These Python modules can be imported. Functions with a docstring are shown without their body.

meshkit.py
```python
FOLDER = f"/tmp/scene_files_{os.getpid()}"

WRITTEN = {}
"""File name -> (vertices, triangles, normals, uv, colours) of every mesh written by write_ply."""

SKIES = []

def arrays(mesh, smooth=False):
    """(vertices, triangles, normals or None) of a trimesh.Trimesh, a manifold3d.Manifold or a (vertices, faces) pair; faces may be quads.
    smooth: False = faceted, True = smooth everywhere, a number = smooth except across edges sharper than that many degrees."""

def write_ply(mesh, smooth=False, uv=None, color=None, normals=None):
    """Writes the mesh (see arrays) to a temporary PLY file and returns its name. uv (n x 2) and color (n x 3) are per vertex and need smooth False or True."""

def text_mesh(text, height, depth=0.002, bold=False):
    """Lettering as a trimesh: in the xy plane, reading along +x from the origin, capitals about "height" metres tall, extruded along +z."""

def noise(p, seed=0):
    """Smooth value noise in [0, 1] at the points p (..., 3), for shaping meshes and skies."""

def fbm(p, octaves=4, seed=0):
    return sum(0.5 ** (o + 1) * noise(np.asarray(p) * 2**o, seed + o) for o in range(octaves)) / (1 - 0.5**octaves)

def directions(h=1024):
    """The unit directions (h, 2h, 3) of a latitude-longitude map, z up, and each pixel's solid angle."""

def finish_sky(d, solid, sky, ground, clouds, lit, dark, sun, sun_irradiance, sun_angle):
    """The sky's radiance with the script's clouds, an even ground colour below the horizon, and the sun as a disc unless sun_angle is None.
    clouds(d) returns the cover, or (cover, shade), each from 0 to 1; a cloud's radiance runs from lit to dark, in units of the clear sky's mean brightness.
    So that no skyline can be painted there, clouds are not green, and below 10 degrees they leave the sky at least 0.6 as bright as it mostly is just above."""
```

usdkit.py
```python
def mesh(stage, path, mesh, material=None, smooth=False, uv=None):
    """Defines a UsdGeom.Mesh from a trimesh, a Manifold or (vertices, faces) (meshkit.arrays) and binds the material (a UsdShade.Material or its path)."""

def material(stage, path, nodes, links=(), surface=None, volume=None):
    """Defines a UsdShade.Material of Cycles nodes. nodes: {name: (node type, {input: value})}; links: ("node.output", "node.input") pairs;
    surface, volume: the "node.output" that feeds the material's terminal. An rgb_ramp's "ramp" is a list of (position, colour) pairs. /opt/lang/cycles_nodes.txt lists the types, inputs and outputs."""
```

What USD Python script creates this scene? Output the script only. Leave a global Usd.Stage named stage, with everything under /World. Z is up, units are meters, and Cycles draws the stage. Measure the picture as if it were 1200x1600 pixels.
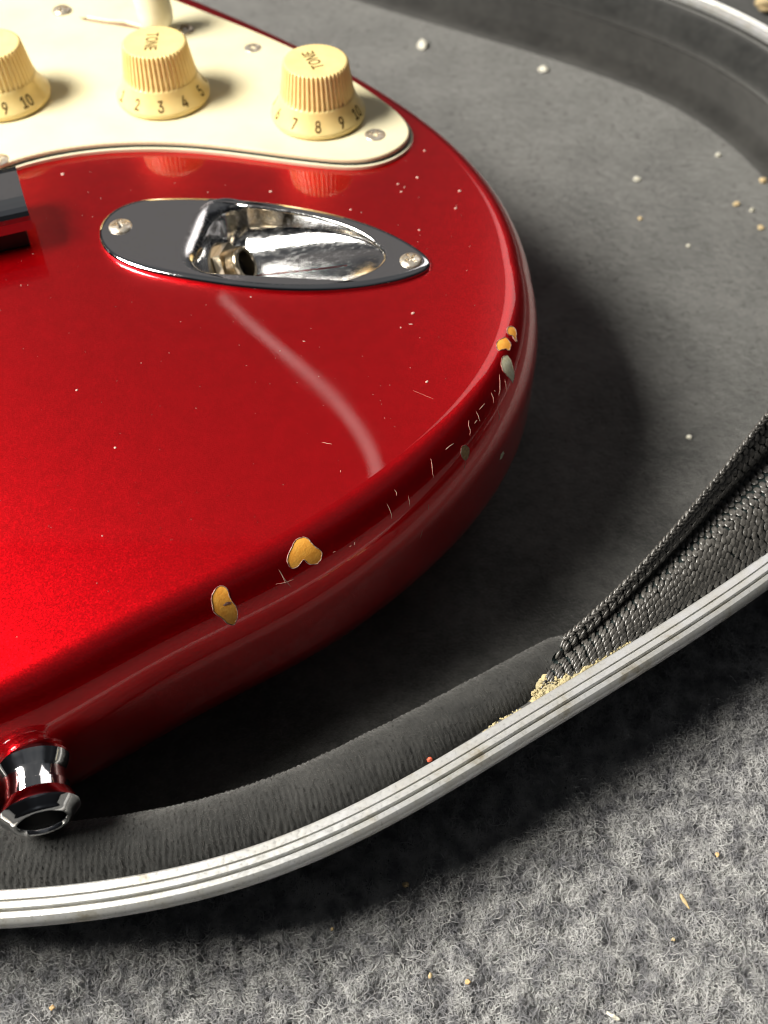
import math, random
import numpy as np
import trimesh, shapely
import shapely.geometry as sg
from scipy.interpolate import splprep, splev
import usdkit, meshkit
from pxr import Usd, UsdGeom, UsdLux, UsdShade, Gf, Sdf, Vt

stage = Usd.Stage.CreateInMemory()
UsdGeom.SetStageUpAxis(stage, 'Z')
UsdGeom.SetStageMetersPerUnit(stage, 1.0)
UsdGeom.Xform.Define(stage, '/World')
stage.SetDefaultPrim(stage.GetPrimAtPath('/World'))
rng = np.random.default_rng(7)
random.seed(7)
MM = 0.001

# ---------------------------------------------------------------- camera (all lengths in millimetres, body top at z = 0)
F, PITCH, ROLL, EYE_H = 1600.0, 0.920, -0.008, 154.37
_fw = np.array([0, math.cos(PITCH), -math.sin(PITCH)])
_up = np.array([0, math.sin(PITCH), math.cos(PITCH)])
_ri = np.array([1.0, 0, 0])
RI = _ri * math.cos(ROLL) + _up * math.sin(ROLL)
UP = _up * math.cos(ROLL) - _ri * math.sin(ROLL)
FW = _fw
EYE = np.array([0, 0, EYE_H])
cam = UsdGeom.Camera.Define(stage, '/World/camera')
cam.AddTransformOp().Set(Gf.Matrix4d(*RI, 0, *UP, 0, *(-FW), 0, *(EYE * MM), 1))
cam.CreateHorizontalApertureAttr(36.0)
cam.CreateVerticalApertureAttr(48.0)
cam.CreateFocalLengthAttr(36.0 * F / 1200.0)
cam.CreateFStopAttr(48.0 / 2.0)
cam.CreateFocusDistanceAttr(0.197)
cam.CreateClippingRangeAttr((0.01, 100.0))
cam.CreateExposureAttr(0.0)


def ray(px):
    px = np.atleast_2d(np.asarray(px, float))
    return ((px[:, 0] - 600) / F)[:, None] * RI - ((px[:, 1] - 800) / F)[:, None] * UP + FW


def at(px, z):
    """Where the photograph's points px lie on the level z (mm)."""
    d = ray(px)
    return EYE + ((z - EYE[2]) / d[:, 2])[:, None] * d


# ---------------------------------------------------------------- light: a bright window to the left, a dim room all round
def look_light(path, pos, target, w, h, power, color):
    l = UsdLux.RectLight.Define(stage, path)
    p, t = np.array(pos, float), np.array(target, float)
    z = (p - t) / np.linalg.norm(p - t)
    x = np.cross([0, 0, 1.0], z); x /= np.linalg.norm(x)
    y = np.cross(z, x)
    l.AddTransformOp().Set(Gf.Matrix4d(*x, 0, *y, 0, *z, 0, *p, 1))
    l.CreateWidthAttr(w); l.CreateHeightAttr(h)
    l.CreateIntensityAttr(power); l.CreateColorAttr(Gf.Vec3f(*color))
    l.GetPrim().SetCustomDataByKey('kind', 'structure')
    return l


KEY = dict(pos=(-0.56, 0.125, 0.58), size=(0.36, 0.26), power=57.0)
look_light('/World/window_light', KEY['pos'], (0.0, 0.15, 0), *KEY['size'], KEY['power'], (1.0, 0.955, 0.87))

dome = UsdLux.DomeLight.Define(stage, '/World/sky')
dome.GetPrim().SetCustomDataByKey('kind', 'structure')


def material(name, nodes, links, surface):
    return usdkit.material(stage, '/World/Looks/' + name, nodes, links, surface=surface)


UsdGeom.Scope.Define(stage, '/World/Looks')
room = material('room_air', {
    'tc': ('texture_coordinate', {}), 'xyz': ('separate_xyz', {}),
    'n': ('noise_texture', {'scale': 1.6, 'detail': 2.0}),
    'no': ('map_range', {'from_min': 0.3, 'from_max': 0.7, 'to_min': -0.22, 'to_max': 0.22}),
    'h': ('math', {'math_type': 'add'}), 'ty': ('math', {'math_type': 'multiply', 'value2': 0.28}), 'h2': ('math', {'math_type': 'add'}),
    'r': ('rgb_ramp', {'ramp': [(0.0, (0.012, 0.012, 0.013)), (0.30, (0.022, 0.023, 0.026)), (0.45, (0.03, 0.031, 0.034)), (0.64, (0.125, 0.13, 0.14)), (1.0, (0.22, 0.22, 0.22))]}),
    'b': ('background_shader', {'strength': 0.42})},
    [('tc.generated', 'n.vector'), ('tc.generated', 'xyz.vector'), ('n.fac', 'no.value'), ('no.result', 'h.value1'), ('xyz.z', 'h.value2'), ('xyz.y', 'ty.value1'), ('h.value', 'h2.value1'), ('ty.value', 'h2.value2'), ('h2.value', 'r.fac'), ('r.color', 'b.color')], 'b.background')
UsdShade.MaterialBindingAPI.Apply(dome.GetPrim()).Bind(room)


# ---------------------------------------------------------------- materials
def simple(name, color, rough=0.5, metallic=0.0, bump=None, vary=None, **kw):
    """A principled material; bump = (scale, distance mm), vary = (scale, second colour)."""
    nodes = {'p': ('principled_bsdf', {'base_color': color, 'roughness': rough, 'metallic': metallic, **kw})}
    links = []
    if bump or vary:
        nodes['g'] = ('texture_coordinate', {})
    if vary:
        nodes['nv'] = ('noise_texture', {'scale': vary[0], 'detail': 4.0, 'roughness': 0.6})
        nodes['rv'] = ('rgb_ramp', {'ramp': [(0.35, color), (0.68, vary[1])]})
        links += [('g.object', 'nv.vector'), ('nv.fac', 'rv.fac'), ('rv.color', 'p.base_color')]
    if bump:
        nodes['nb'] = ('noise_texture', {'scale': bump[0], 'detail': 3.0})
        nodes['b'] = ('bump', {'strength': 1.0, 'distance': bump[1] * MM})
        links += [('g.object', 'nb.vector'), ('nb.fac', 'b.height'), ('b.normal', 'p.normal')]
    return material(name, nodes, links, 'p.BSDF')


M = {}
M['candy'] = material('candy_red', {
    'g': ('geometry', {}), 'tc': ('texture_coordinate', {}),
    'v': ('voronoi_texture', {'scale': 5200.0}),
    'sub': ('vector_math', {'math_type': 'subtract', 'vector2': (0.5, 0.5, 0.5)}),
    'sc': ('vector_math', {'math_type': 'scale', 'scale': 0.11}),
    'ad': ('vector_math', {'math_type': 'add'}),
    'nn': ('vector_math', {'math_type': 'normalize'}),
    'n2': ('noise_texture', {'scale': 260.0, 'detail': 3.0}),
    'rr': ('rgb_ramp', {'ramp': [(0.3, (0.76, 0.0003, 0.005)), (0.7, (0.84, 0.0006, 0.007))]}),
    'n3': ('noise_texture', {'scale': 45.0, 'detail': 5.0, 'roughness': 0.7}),
    'cr': ('map_range', {'from_min': 0.35, 'from_max': 0.75, 'to_min': 0.012, 'to_max': 0.06}),
    'p': ('principled_bsdf', {'metallic': 0.97, 'roughness': 0.36, 'coat_weight': 1.0, 'coat_roughness': 0.03, 'coat_ior': 1.57})},
    [('tc.object', 'v.vector'), ('v.color', 'sub.vector1'), ('sub.vector', 'sc.vector1'), ('sc.vector', 'ad.vector1'), ('g.normal', 'ad.vector2'),
     ('ad.vector', 'nn.vector1'), ('nn.vector', 'p.normal'), ('tc.object', 'n2.vector'), ('n2.fac', 'rr.fac'), ('rr.color', 'p.base_color'),
     ('tc.object', 'n3.vector'), ('n3.fac', 'cr.value'), ('cr.result', 'p.coat_roughness'), ('g.normal', 'p.coat_normal')], 'p.BSDF')
M['chrome'] = material('chrome', {
    'tc': ('texture_coordinate', {}),
    'n': ('noise_texture', {'scale': 130.0, 'detail': 6.0, 'roughness': 0.7}),
    'r': ('map_range', {'from_min': 0.45, 'from_max': 0.8, 'to_min': 0.035, 'to_max': 0.16}),
    'w': ('noise_texture', {'scale': 900.0, 'detail': 2.0}),
    'b': ('bump', {'strength': 0.25, 'distance': 0.02 * MM}),
    'p': ('principled_bsdf', {'base_color': (0.93, 0.935, 0.945), 'metallic': 1.0})},
    [('tc.object', 'n.vector'), ('n.fac', 'r.value'), ('r.result', 'p.roughness'), ('tc.object', 'w.vector'), ('w.fac', 'b.height'), ('b.normal', 'p.normal')], 'p.BSDF')
M['cup_chrome'] = material('scratched_chrome', {
    'tc': ('texture_coordinate', {}), 'mp': ('mapping', {'scale': (1.0, 3.5, 1.0), 'rotation': (0, 0, 0.9)}),
    'n': ('noise_texture', {'scale': 420.0, 'detail': 6.0, 'roughness': 0.75}),
    'r': ('map_range', {'from_min': 0.4, 'from_max': 0.7, 'to_min': 0.05, 'to_max': 0.28}),
    'b': ('bump', {'strength': 0.35, 'distance': 0.05 * MM}),
    'p': ('principled_bsdf', {'base_color': (0.84, 0.84, 0.84), 'metallic': 1.0})},
    [('tc.object', 'mp.vector'), ('mp.vector', 'n.vector'), ('n.fac', 'r.value'), ('r.result', 'p.roughness'), ('n.fac', 'b.height'), ('b.normal', 'p.normal')], 'p.BSDF')
M['worn_chrome'] = simple('worn_chrome', (0.84, 0.80, 0.72), 0.34, 0.75, bump=(1800, 0.08), vary=(700, (0.45, 0.33, 0.20)))
M['brass_nickel'] = simple('nickel', (0.72, 0.62, 0.46), 0.22, 1.0, bump=(900, 0.03))
M['black_hole'] = simple('dark_inside', (0.006, 0.005, 0.005), 0.8)
M['cream'] = simple('aged_cream_plastic', (0.82, 0.755, 0.52), 0.30, vary=(60, (0.78, 0.70, 0.45)), bump=(500, 0.01), subsurface_weight=0.0)
M['white_ply'] = simple('white_plastic', (0.76, 0.72, 0.54), 0.35, vary=(90, (0.66, 0.62, 0.43)))
M['black_ply'] = simple('black_plastic', (0.02, 0.03, 0.03), 0.4)
M['knob'] = simple('yellowed_knob_plastic', (0.90, 0.71, 0.32), 0.27, vary=(160, (0.86, 0.64, 0.26)), bump=(900, 0.015))
M['ink'] = simple('engraved_brown', (0.13, 0.085, 0.03), 0.9, specular_ior_level=0.1)
M['tip'] = simple('switch_tip_plastic', (0.84, 0.79, 0.62), 0.3, vary=(200, (0.78, 0.71, 0.52)))
M['slot'] = simple('slot_shadow', (0.20, 0.10, 0.06), 0.8)  # brown stands for the shadow inside the switch slot
M['wood'] = simple('bare_undercoat', (0.98, 0.47, 0.07), 0.6, vary=(700, (0.90, 0.35, 0.035)), bump=(2500, 0.05))
M['pale_wood'] = simple('pale_undercoat', (0.92, 0.91, 0.70), 0.5, vary=(1100, (0.70, 0.62, 0.38)), bump=(2500, 0.05))
M['brown_wood'] = simple('brown_undercoat', (0.62, 0.42, 0.20), 0.5, vary=(1500, (0.4, 0.22, 0.09)))
M['chip_rim'] = simple('broken_lacquer', (0.10, 0.012, 0.012), 0.35, vary=(1600, (0.55, 0.38, 0.30)))
M['scratch'] = simple('pale_scratch', (0.62, 0.40, 0.32), 0.6)
M['alu'] = material('aluminium', {
    'tc': ('texture_coordinate', {}),
    'n': ('noise_texture', {'scale': 180.0, 'detail': 6.0, 'roughness': 0.65}),
    'c': ('rgb_ramp', {'ramp': [(0.30, (0.48, 0.44, 0.35)), (0.42, (0.68, 0.68, 0.65)), (0.7, (0.75, 0.765, 0.785))]}),
    'n2': ('noise_texture', {'scale': 1500.0, 'detail': 3.0}),
    'r': ('map_range', {'from_min': 0.3, 'from_max': 0.7, 'to_min': 0.30, 'to_max': 0.5}),
    'b': ('bump', {'strength': 0.6, 'distance': 0.05 * MM}),
    'p': ('principled_bsdf', {'metallic': 0.6})},
    [('tc.object', 'n.vector'), ('n.fac', 'c.fac'), ('c.color', 'p.base_color'), ('tc.object', 'n2.vector'), ('n2.fac', 'r.value'), ('r.result', 'p.roughness'),
     ('n2.fac', 'b.height'), ('b.normal', 'p.normal')], 'p.BSDF')


def plush(name, dark, light, scale, bumpmm, sheen=0.35, contrast=(0.36, 0.64), nap=0.0):
    return material(name, {
        'tc': ('texture_coordinate', {}),
        'n': ('noise_texture', {'scale': scale, 'detail': 5.0, 'roughness': 0.75}),
        'n2': ('noise_texture', {'scale': scale * 0.22, 'detail': 4.0, 'roughness': 0.7}),
        'n3': ('noise_texture', {'scale': scale * 0.03, 'detail': 3.0, 'roughness': 0.6}),
        'mx': ('mix_float', {'fac': 0.5}), 'm3': ('mix_float', {'fac': 0.42}),
        'c': ('rgb_ramp', {'ramp': [(contrast[0], dark), (contrast[1], light)]}),
        'b': ('bump', {'strength': 1.0, 'distance': bumpmm * MM}),
        'sh': ('sheen_bsdf', {'color': (nap, nap, nap * 0.96), 'roughness': 0.32}), 'ad': ('add_closure', {}),
        'p': ('principled_bsdf', {'roughness': 0.95, 'specular_ior_level': 0.15, 'sheen_weight': sheen, 'sheen_roughness': 0.5, 'sheen_tint': (0.95, 0.95, 0.92)})},
        [('tc.object', 'n.vector'), ('tc.object', 'n2.vector'), ('tc.object', 'n3.vector'), ('n.fac', 'mx.a'), ('n2.fac', 'mx.b'), ('mx.result', 'm3.a'), ('n3.fac', 'm3.b'), ('m3.result', 'c.fac'), ('c.color', 'p.base_color'),
         ('mx.result', 'b.height'), ('b.normal', 'p.normal'), ('p.BSDF', 'ad.closure1'), ('sh.BSDF', 'ad.closure2')], 'ad.closure' if nap else 'p.BSDF')


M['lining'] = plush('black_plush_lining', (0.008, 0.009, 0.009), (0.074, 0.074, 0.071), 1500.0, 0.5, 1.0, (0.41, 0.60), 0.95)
M['lining_wall_shaded'] = plush('shaded_plush_wall', (0.009, 0.009, 0.009), (0.045, 0.044, 0.041), 1300.0, 0.35, 0.8, (0.36, 0.64), 0.35)  # same cloth as the floor lining, darkened to put shade on the wall
M['roll'] = plush('grey_knit_roll', (0.013, 0.014, 0.014), (0.055, 0.055, 0.053), 1600.0, 0.3)
M['vinyl'] = simple('black_vinyl', (0.012, 0.012, 0.012), 0.5, bump=(700, 0.2))
M['web'] = simple('black_webbing', (0.050, 0.048, 0.044), 0.32, vary=(1200, (0.14, 0.133, 0.122)), bump=(5000, 0.04), specular_ior_level=0.9)
M['glue'] = simple('dried_glue', (0.56, 0.47, 0.25), 0.8, vary=(500, (0.36, 0.32, 0.20)), bump=(1800, 0.15))
M['carpet'] = plush('carpet_felt', (0.020, 0.021, 0.023), (0.05, 0.05, 0.05), 700.0, 0.8)


def yarn(name, stops, rough=0.6):
    return material(name, {
        'h': ('hair_info', {}), 'w': ('white_noise_texture', {'dimensions': '1D'}), 'c': ('rgb_ramp', {'ramp': stops}),
        'tc': ('texture_coordinate', {}), 'cn': ('noise_texture', {'scale': 260.0, 'detail': 3.0, 'roughness': 0.6}), 'cm': ('rgb_ramp', {'ramp': [(0.36, (0.42, 0.42, 0.44)), (0.62, (1.0, 0.99, 0.97))]}),
        'mu': ('mix', {'mix_type': 'multiply', 'fac': 1.0}),
        'p': ('principled_bsdf', {'roughness': rough, 'specular_ior_level': 0.3})},
        [('h.index', 'w.w'), ('w.value', 'c.fac'), ('tc.object', 'cn.vector'), ('cn.fac', 'cm.fac'), ('c.color', 'mu.color1'), ('cm.color', 'mu.color2'), ('mu.color', 'p.base_color')], 'p.BSDF')


M['fibre'] = yarn('carpet_fibre', [(0, (0.18, 0.184, 0.19)), (0.5, (0.52, 0.525, 0.53)), (0.85, (0.76, 0.765, 0.77)), (1, (0.88, 0.88, 0.88))])
M['loop'] = yarn('carpet_loops', [(0, (0.36, 0.365, 0.375)), (0.5, (0.60, 0.605, 0.615)), (1, (0.85, 0.85, 0.86))])
M['fuzz'] = yarn('roll_fuzz', [(0, (0.02, 0.02, 0.02)), (0.5, (0.035, 0.035, 0.034)), (0.8, (0.20, 0.195, 0.185)), (1, (0.55, 0.54, 0.51))])
M['pile'] = yarn('lining_pile', [(0, (0.07, 0.07, 0.068)), (0.8, (0.14, 0.138, 0.13)), (1, (0.4, 0.39, 0.36))], 0.75)
M['crumb_white'] = simple('pale_crumb', (0.85, 0.83, 0.74), 0.6, vary=(900, (0.7, 0.66, 0.5)), bump=(2500, 0.2))
M['crumb_tan'] = simple('tan_crumb', (0.78, 0.62, 0.36), 0.6, vary=(900, (0.6, 0.44, 0.22)), bump=(2500, 0.2))
M['crumb_orange'] = simple('orange_crumb', (0.80, 0.52, 0.24), 0.6, vary=(1500, (0.6, 0.4, 0.2)))
M['crumb_red'] = simple('red_crumb', (0.70, 0.12, 0.06), 0.5)
M['dust'] = simple('dust', (0.62, 0.42, 0.36), 0.7)


# ---------------------------------------------------------------- helpers
used = {}


def numbered(parent, name):
    n = used.get((parent, name), 0)
    used[(parent, name)] = n + 1
    return f'{parent}/{name}' + (f'_{n:03d}' if n else '')


def tag(prim, label=None, cat=None, group=None, kind=None):
    for k, v in (('label', label), ('category', cat), ('group', group), ('kind', kind)):
        if v:
            prim.SetCustomDataByKey(k, v)
    return prim


def thing(name, label, cat, group=None, kind=None):
    x = UsdGeom.Xform.Define(stage, numbered('/World', name))
    return tag(x.GetPrim(), label, cat, group, kind)


def obj(name, mesh, mat, parent=None, smooth=30, normals=None, st=None, **tags):
    """One Mesh prim from millimetre geometry."""
    path = numbered(str(parent.GetPath()) if parent else '/World', name)
    if hasattr(mesh, 'vertices'):
        v, f = np.array(mesh.vertices, float), np.array(mesh.faces)
    else:
        v, f = np.asarray(mesh[0], float), np.asarray(mesh[1], int)
    m = usdkit.mesh(stage, path, (v * MM, f), M[mat], smooth=smooth)
    tag(m.GetPrim(), **tags)
    return m.GetPrim()


def join(parts):
    vs, fs, n = [], [], 0
    for m in parts:
        v, f = (m.vertices, m.faces) if hasattr(m, 'vertices') else m
        f = np.asarray(f)
        if f.shape[1] == 4:
            f = np.vstack([f[:, [0, 1, 2]], f[:, [0, 2, 3]]])
        vs.append(np.asarray(v, float)); fs.append(f + n); n += len(v)
    return np.vstack(vs), np.vstack(fs)


def grid(P, closed_u=False, closed_v=False):
    """P (nu, nv, 3) -> mesh"""
    nu, nv = P.shape[:2]
    iu = np.arange(nu if closed_u else nu - 1); iv = np.arange(nv if closed_v else nv - 1)
    a, b = np.meshgrid(iu, iv, indexing='ij')
    a2, b2 = (a + 1) % nu, (b + 1) % nv
    q = np.stack([a * nv + b, a2 * nv + b, a2 * nv + b2, a * nv + b2], -1).reshape(-1, 4)
    return P.reshape(-1, 3), np.vstack([q[:, [0, 1, 2]], q[:, [0, 2, 3]]])


def lathe(profile, n=64, rfun=None):
    """profile [(r, z)] outer side going up; closed around z."""
    pr = np.asarray(profile, float); A = np.arange(n) * 2 * np.pi / n
    r = np.repeat(pr[:, 0][:, None], n, 1)
    if rfun is not None:
        r = rfun(r, pr[:, 1][:, None], A[None])
    P = np.stack([r * np.cos(A), r * np.sin(A), np.repeat(pr[:, 1][:, None], n, 1)], -1)
    v, f = grid(P.transpose(1, 0, 2), closed_u=True)
    return v, f


def frame_to(v, origin, z, x=None):
    """Puts local coordinates v into a frame with axis z at origin."""
    z = np.asarray(z, float) / np.linalg.norm(z)
    x = np.array([1.0, 0, 0]) if x is None else np.asarray(x, float)
    x = x - (x @ z) * z; x /= np.linalg.norm(x)
    y = np.cross(z, x)
    return np.asarray(origin) + v[:, [0]] * x + v[:, [1]] * y + v[:, [2]] * z


def tube(path, r, sides=8, closed=False):
    p = np.asarray(path, float)
    t = (np.roll(p, -1, 0) - np.roll(p, 1, 0)) if closed else np.gradient(p, axis=0)
    t /= np.linalg.norm(t, axis=1, keepdims=True) + 1e-12
    ref = np.array([0, 0, 1.0]) if abs(t[:, 2]).mean() < 0.8 else np.array([1.0, 0, 0])
    a = np.cross(t, ref); a /= np.linalg.norm(a, axis=1, keepdims=True) + 1e-12
    b = np.cross(a, t)
    A = np.arange(sides) * 2 * np.pi / sides
    r = np.broadcast_to(r, (len(p),))
    P = p[:, None] + r[:, None, None] * (np.cos(A)[None, :, None] * a[:, None] + np.sin(A)[None, :, None] * b[:, None])
    v, f = grid(P, closed_u=closed, closed_v=True)
    if not closed:
        v = np.vstack([v, p[[0, -1]]]); k = len(P) * sides; i = np.arange(sides); j = (i + 1) % sides; e = (len(P) - 1) * sides
        f = np.vstack([f, np.stack([np.full(sides, k), j, i], 1), np.stack([np.full(sides, k + 1), e + i, e + j], 1)])
    return v, f


def spline(pts, n, closed=True, s=0.0):
    p = np.asarray(pts, float)
    if closed:
        p = np.vstack([p, p[:1]])
    tck, _ = splprep(p.T, s=s, per=closed, k=3)
    u = np.linspace(0, 1, n, endpoint=not closed)
    # even spacing
    d = np.array(splev(np.linspace(0, 1, 6 * n), tck)).T
    L = np.r_[0, np.cumsum(np.linalg.norm(np.diff(d, axis=0), axis=1))]
    return np.stack([np.interp(u * L[-1], L, d[:, k]) for k in range(d.shape[1])], 1)


def normals2(c, closed=True):
    t = np.roll(c, -1, 0) - np.roll(c, 1, 0) if closed else np.gradient(c, axis=0)
    t /= np.linalg.norm(t, axis=1, keepdims=True)
    return np.stack([t[:, 1], -t[:, 0]], 1)          # outward for a counter-clockwise curve


def fill(poly, z=0.0, maxlen=None):
    v, f = trimesh.creation.triangulate_polygon(poly, engine='earcut')
    v = np.column_stack([v, np.full(len(v), z)])
    a = np.cross(v[f[:, 1]] - v[f[:, 0]], v[f[:, 2]] - v[f[:, 0]])[:, 2]
    f = np.where((a < 0)[:, None], f[:, ::-1], f)
    return v, f


def rounded_slab(poly, z0, z1, bevel, n=3):
    """A flat plate of outline poly (with holes) whose upper edge is rounded by bevel."""
    parts = []
    steps = [(bevel * (1 - math.cos(a)), z1 - bevel + bevel * math.sin(a)) for a in np.linspace(0, math.pi / 2, n + 1)]
    top = poly.buffer(-bevel, join_style=1)
    parts.append(fill(top, z1))
    for ring, sgn in [(poly.exterior, 1)] + [(h, -1) for h in poly.interiors]:
        c = np.array(ring.coords)[:-1]
        if sg.LinearRing(c).is_ccw != (sgn > 0):
            c = c[::-1]
        nn = normals2(c)
        rows = [np.column_stack([c, np.full(len(c), z0)])] + [np.column_stack([c - nn * i, np.full(len(c), z)]) for i, z in steps]
        parts.append(grid(np.stack(rows, 1), closed_u=True))
    return join(parts)


# ================================================================ the setting
CARPET_Z = -56.0
s = 900.0
g = np.linspace(-1, 1, 61)
X, Y = np.meshgrid(g * s, g * s + 200, indexing='ij')
obj('carpet', grid(np.stack([X, Y, np.full_like(X, CARPET_Z)], -1)), 'carpet', kind='structure', label='dark grey felt backing of the looped carpet')

# ---------------------------------------------------------------- a curved lamp tube added unseen behind the scene for the streak in the lacquer
M['tube_glow'] = material('tube_glow', {'e': ('emission', {'color': (1.0, 0.86, 0.80), 'strength': 2.6})}, [], 'e.emission')
arc_pts = np.array([(-265.0, 1303, 967), (-219, 1272, 1000), (-167, 1240, 1032), (-115, 1206, 1063), (-73, 1173, 1091), (-41, 1139, 1117), (-18, 1102, 1143), (-10, 1060, 1171)])
obj('added_glow_tube', tube(spline(arc_pts, 40, False), np.linspace(6, 11, 40), 12), 'tube_glow', smooth=True, label='thin curved lamp tube added unseen beyond the case for its streak in the lacquer', cat='glow')

# ---------------------------------------------------------------- a bright curtain added unseen far behind, brighter towards one side, for lacquer and chrome to mirror
M['panel_glow'] = material('panel_glow', {
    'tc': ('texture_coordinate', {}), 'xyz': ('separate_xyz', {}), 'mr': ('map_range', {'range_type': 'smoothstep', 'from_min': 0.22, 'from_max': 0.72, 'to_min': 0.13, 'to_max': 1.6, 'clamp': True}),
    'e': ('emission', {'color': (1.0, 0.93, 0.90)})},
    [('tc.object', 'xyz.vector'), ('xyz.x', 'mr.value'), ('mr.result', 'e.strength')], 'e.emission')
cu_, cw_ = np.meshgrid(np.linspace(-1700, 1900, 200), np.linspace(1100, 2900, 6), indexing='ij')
obj('added_glow_panel', grid(np.stack([cu_, 2200 + 14 * np.sin(cu_ / 22.0), cw_], -1)), 'panel_glow', smooth=True, label='added glowing curtain hanging far behind the case', cat='panel')

# ================================================================ the case
RIM_Z = -24.0
LINE = [(-230, 90), (-160, 66), (-120, 57.5), (-90, 54), (-63, 53), (-42, 53.5), (-21.7, 59), (-.4, 68.8), (22.8, 83), (48.7, 101), (77.6, 119), (105, 141), (128, 172), (141, 210),
        (143, 250), (137, 290), (125, 322), (112, 336), (97.5, 347.5), (77, 364), (51, 382), (20, 402), (-20, 424), (-60, 456), (-110, 490), (-200, 510), (-300, 480), (-350, 380), (-350, 200), (-300, 120)]
RIM = spline(np.array(LINE) * (EYE_H - RIM_Z) / (EYE_H + 15.0), 900, s=30)
NR = normals2(RIM)


def rim_at(off, z, c=RIM, nn=NR):
    return np.column_stack([c + nn * off, np.full(len(c), z)])


case = thing('guitar_case', 'black plush lined instrument case with aluminium rim lying open on the carpet', 'instrument case')
prof = [(0.2, -4.0), (0.0, -0.7), (0.25, -0.15), (0.6, 0.0), (2.35, 0.06), (2.42, -1.0), (2.78, -1.0), (2.85, 0.22), (3.1, 0.42), (4.35, 0.45), (4.55, 0.25), (4.60, -1.2), (5.0, -1.2), (5.08, 0.05),
        (5.25, 0.22), (6.3, 0.12), (7.0, -0.35), (7.4, -1.0), (7.5, -1.8), (7.3, -3.2), (6.0, -4.2)]
prof = [(o * 0.79, z) for o, z in prof]
obj('rim', grid(np.stack([rim_at(o, RIM_Z + z) for o, z in prof], 1)[:, ::-1], closed_u=True), 'alu', case, smooth=25, label='worn ridged aluminium rim')
M['groove_dark'] = simple('dark_groove_line', (0.20, 0.19, 0.16), 0.8, vary=(300, (0.45, 0.43, 0.38)))  # darker strips laid in both rim grooves to draw their lines
for o_, z_ in ((2.6, -0.55), (4.8, -0.6)):
    obj('rim_groove', grid(np.stack([rim_at((o_ - 0.14) * 0.79, RIM_Z + z_), rim_at((o_ + 0.14) * 0.79, RIM_Z + z_)], 1)[:, ::-1], closed_u=True), 'groove_dark', case)
shell = [(4.9, -3.6), (4.3, -6.0), (0.5, -14.0), (-4.5, -24.0), (-8.5, -28.0), (-14.0, -29.5)]
obj('outer_shell', grid(np.stack([rim_at(o, RIM_Z + z) for o, z in shell], 1)[:, ::-1], closed_u=True), 'vinyl', case)
FLOOR_Z = -51.0
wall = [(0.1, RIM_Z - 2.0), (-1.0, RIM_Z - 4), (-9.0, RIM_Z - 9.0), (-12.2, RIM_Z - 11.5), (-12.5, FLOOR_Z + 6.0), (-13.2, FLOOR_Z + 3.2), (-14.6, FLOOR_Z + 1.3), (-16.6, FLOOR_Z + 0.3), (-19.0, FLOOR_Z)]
obj('wall_lining', grid(np.stack([rim_at(o, z) for o, z in wall], 1), closed_u=True), 'lining_wall_shaded', case, smooth=40)
fl = sg.Polygon(RIM + NR * -18.7)
gx, gy = np.meshgrid(np.arange(-352, 150, 4.0), np.arange(40, 520, 4.0), indexing='ij')
fv, ff = fill(fl, FLOOR_Z - 0.3)
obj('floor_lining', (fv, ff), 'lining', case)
pad = sg.Polygon([(-230, 150), (-70, 150), (-45, 200), (-80, 300), (-230, 320)]).buffer(12)
obj('support_pad', rounded_slab(pad, FLOOR_Z - 0.3, -45.1, 2.0), 'lining', case, smooth=40)

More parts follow.
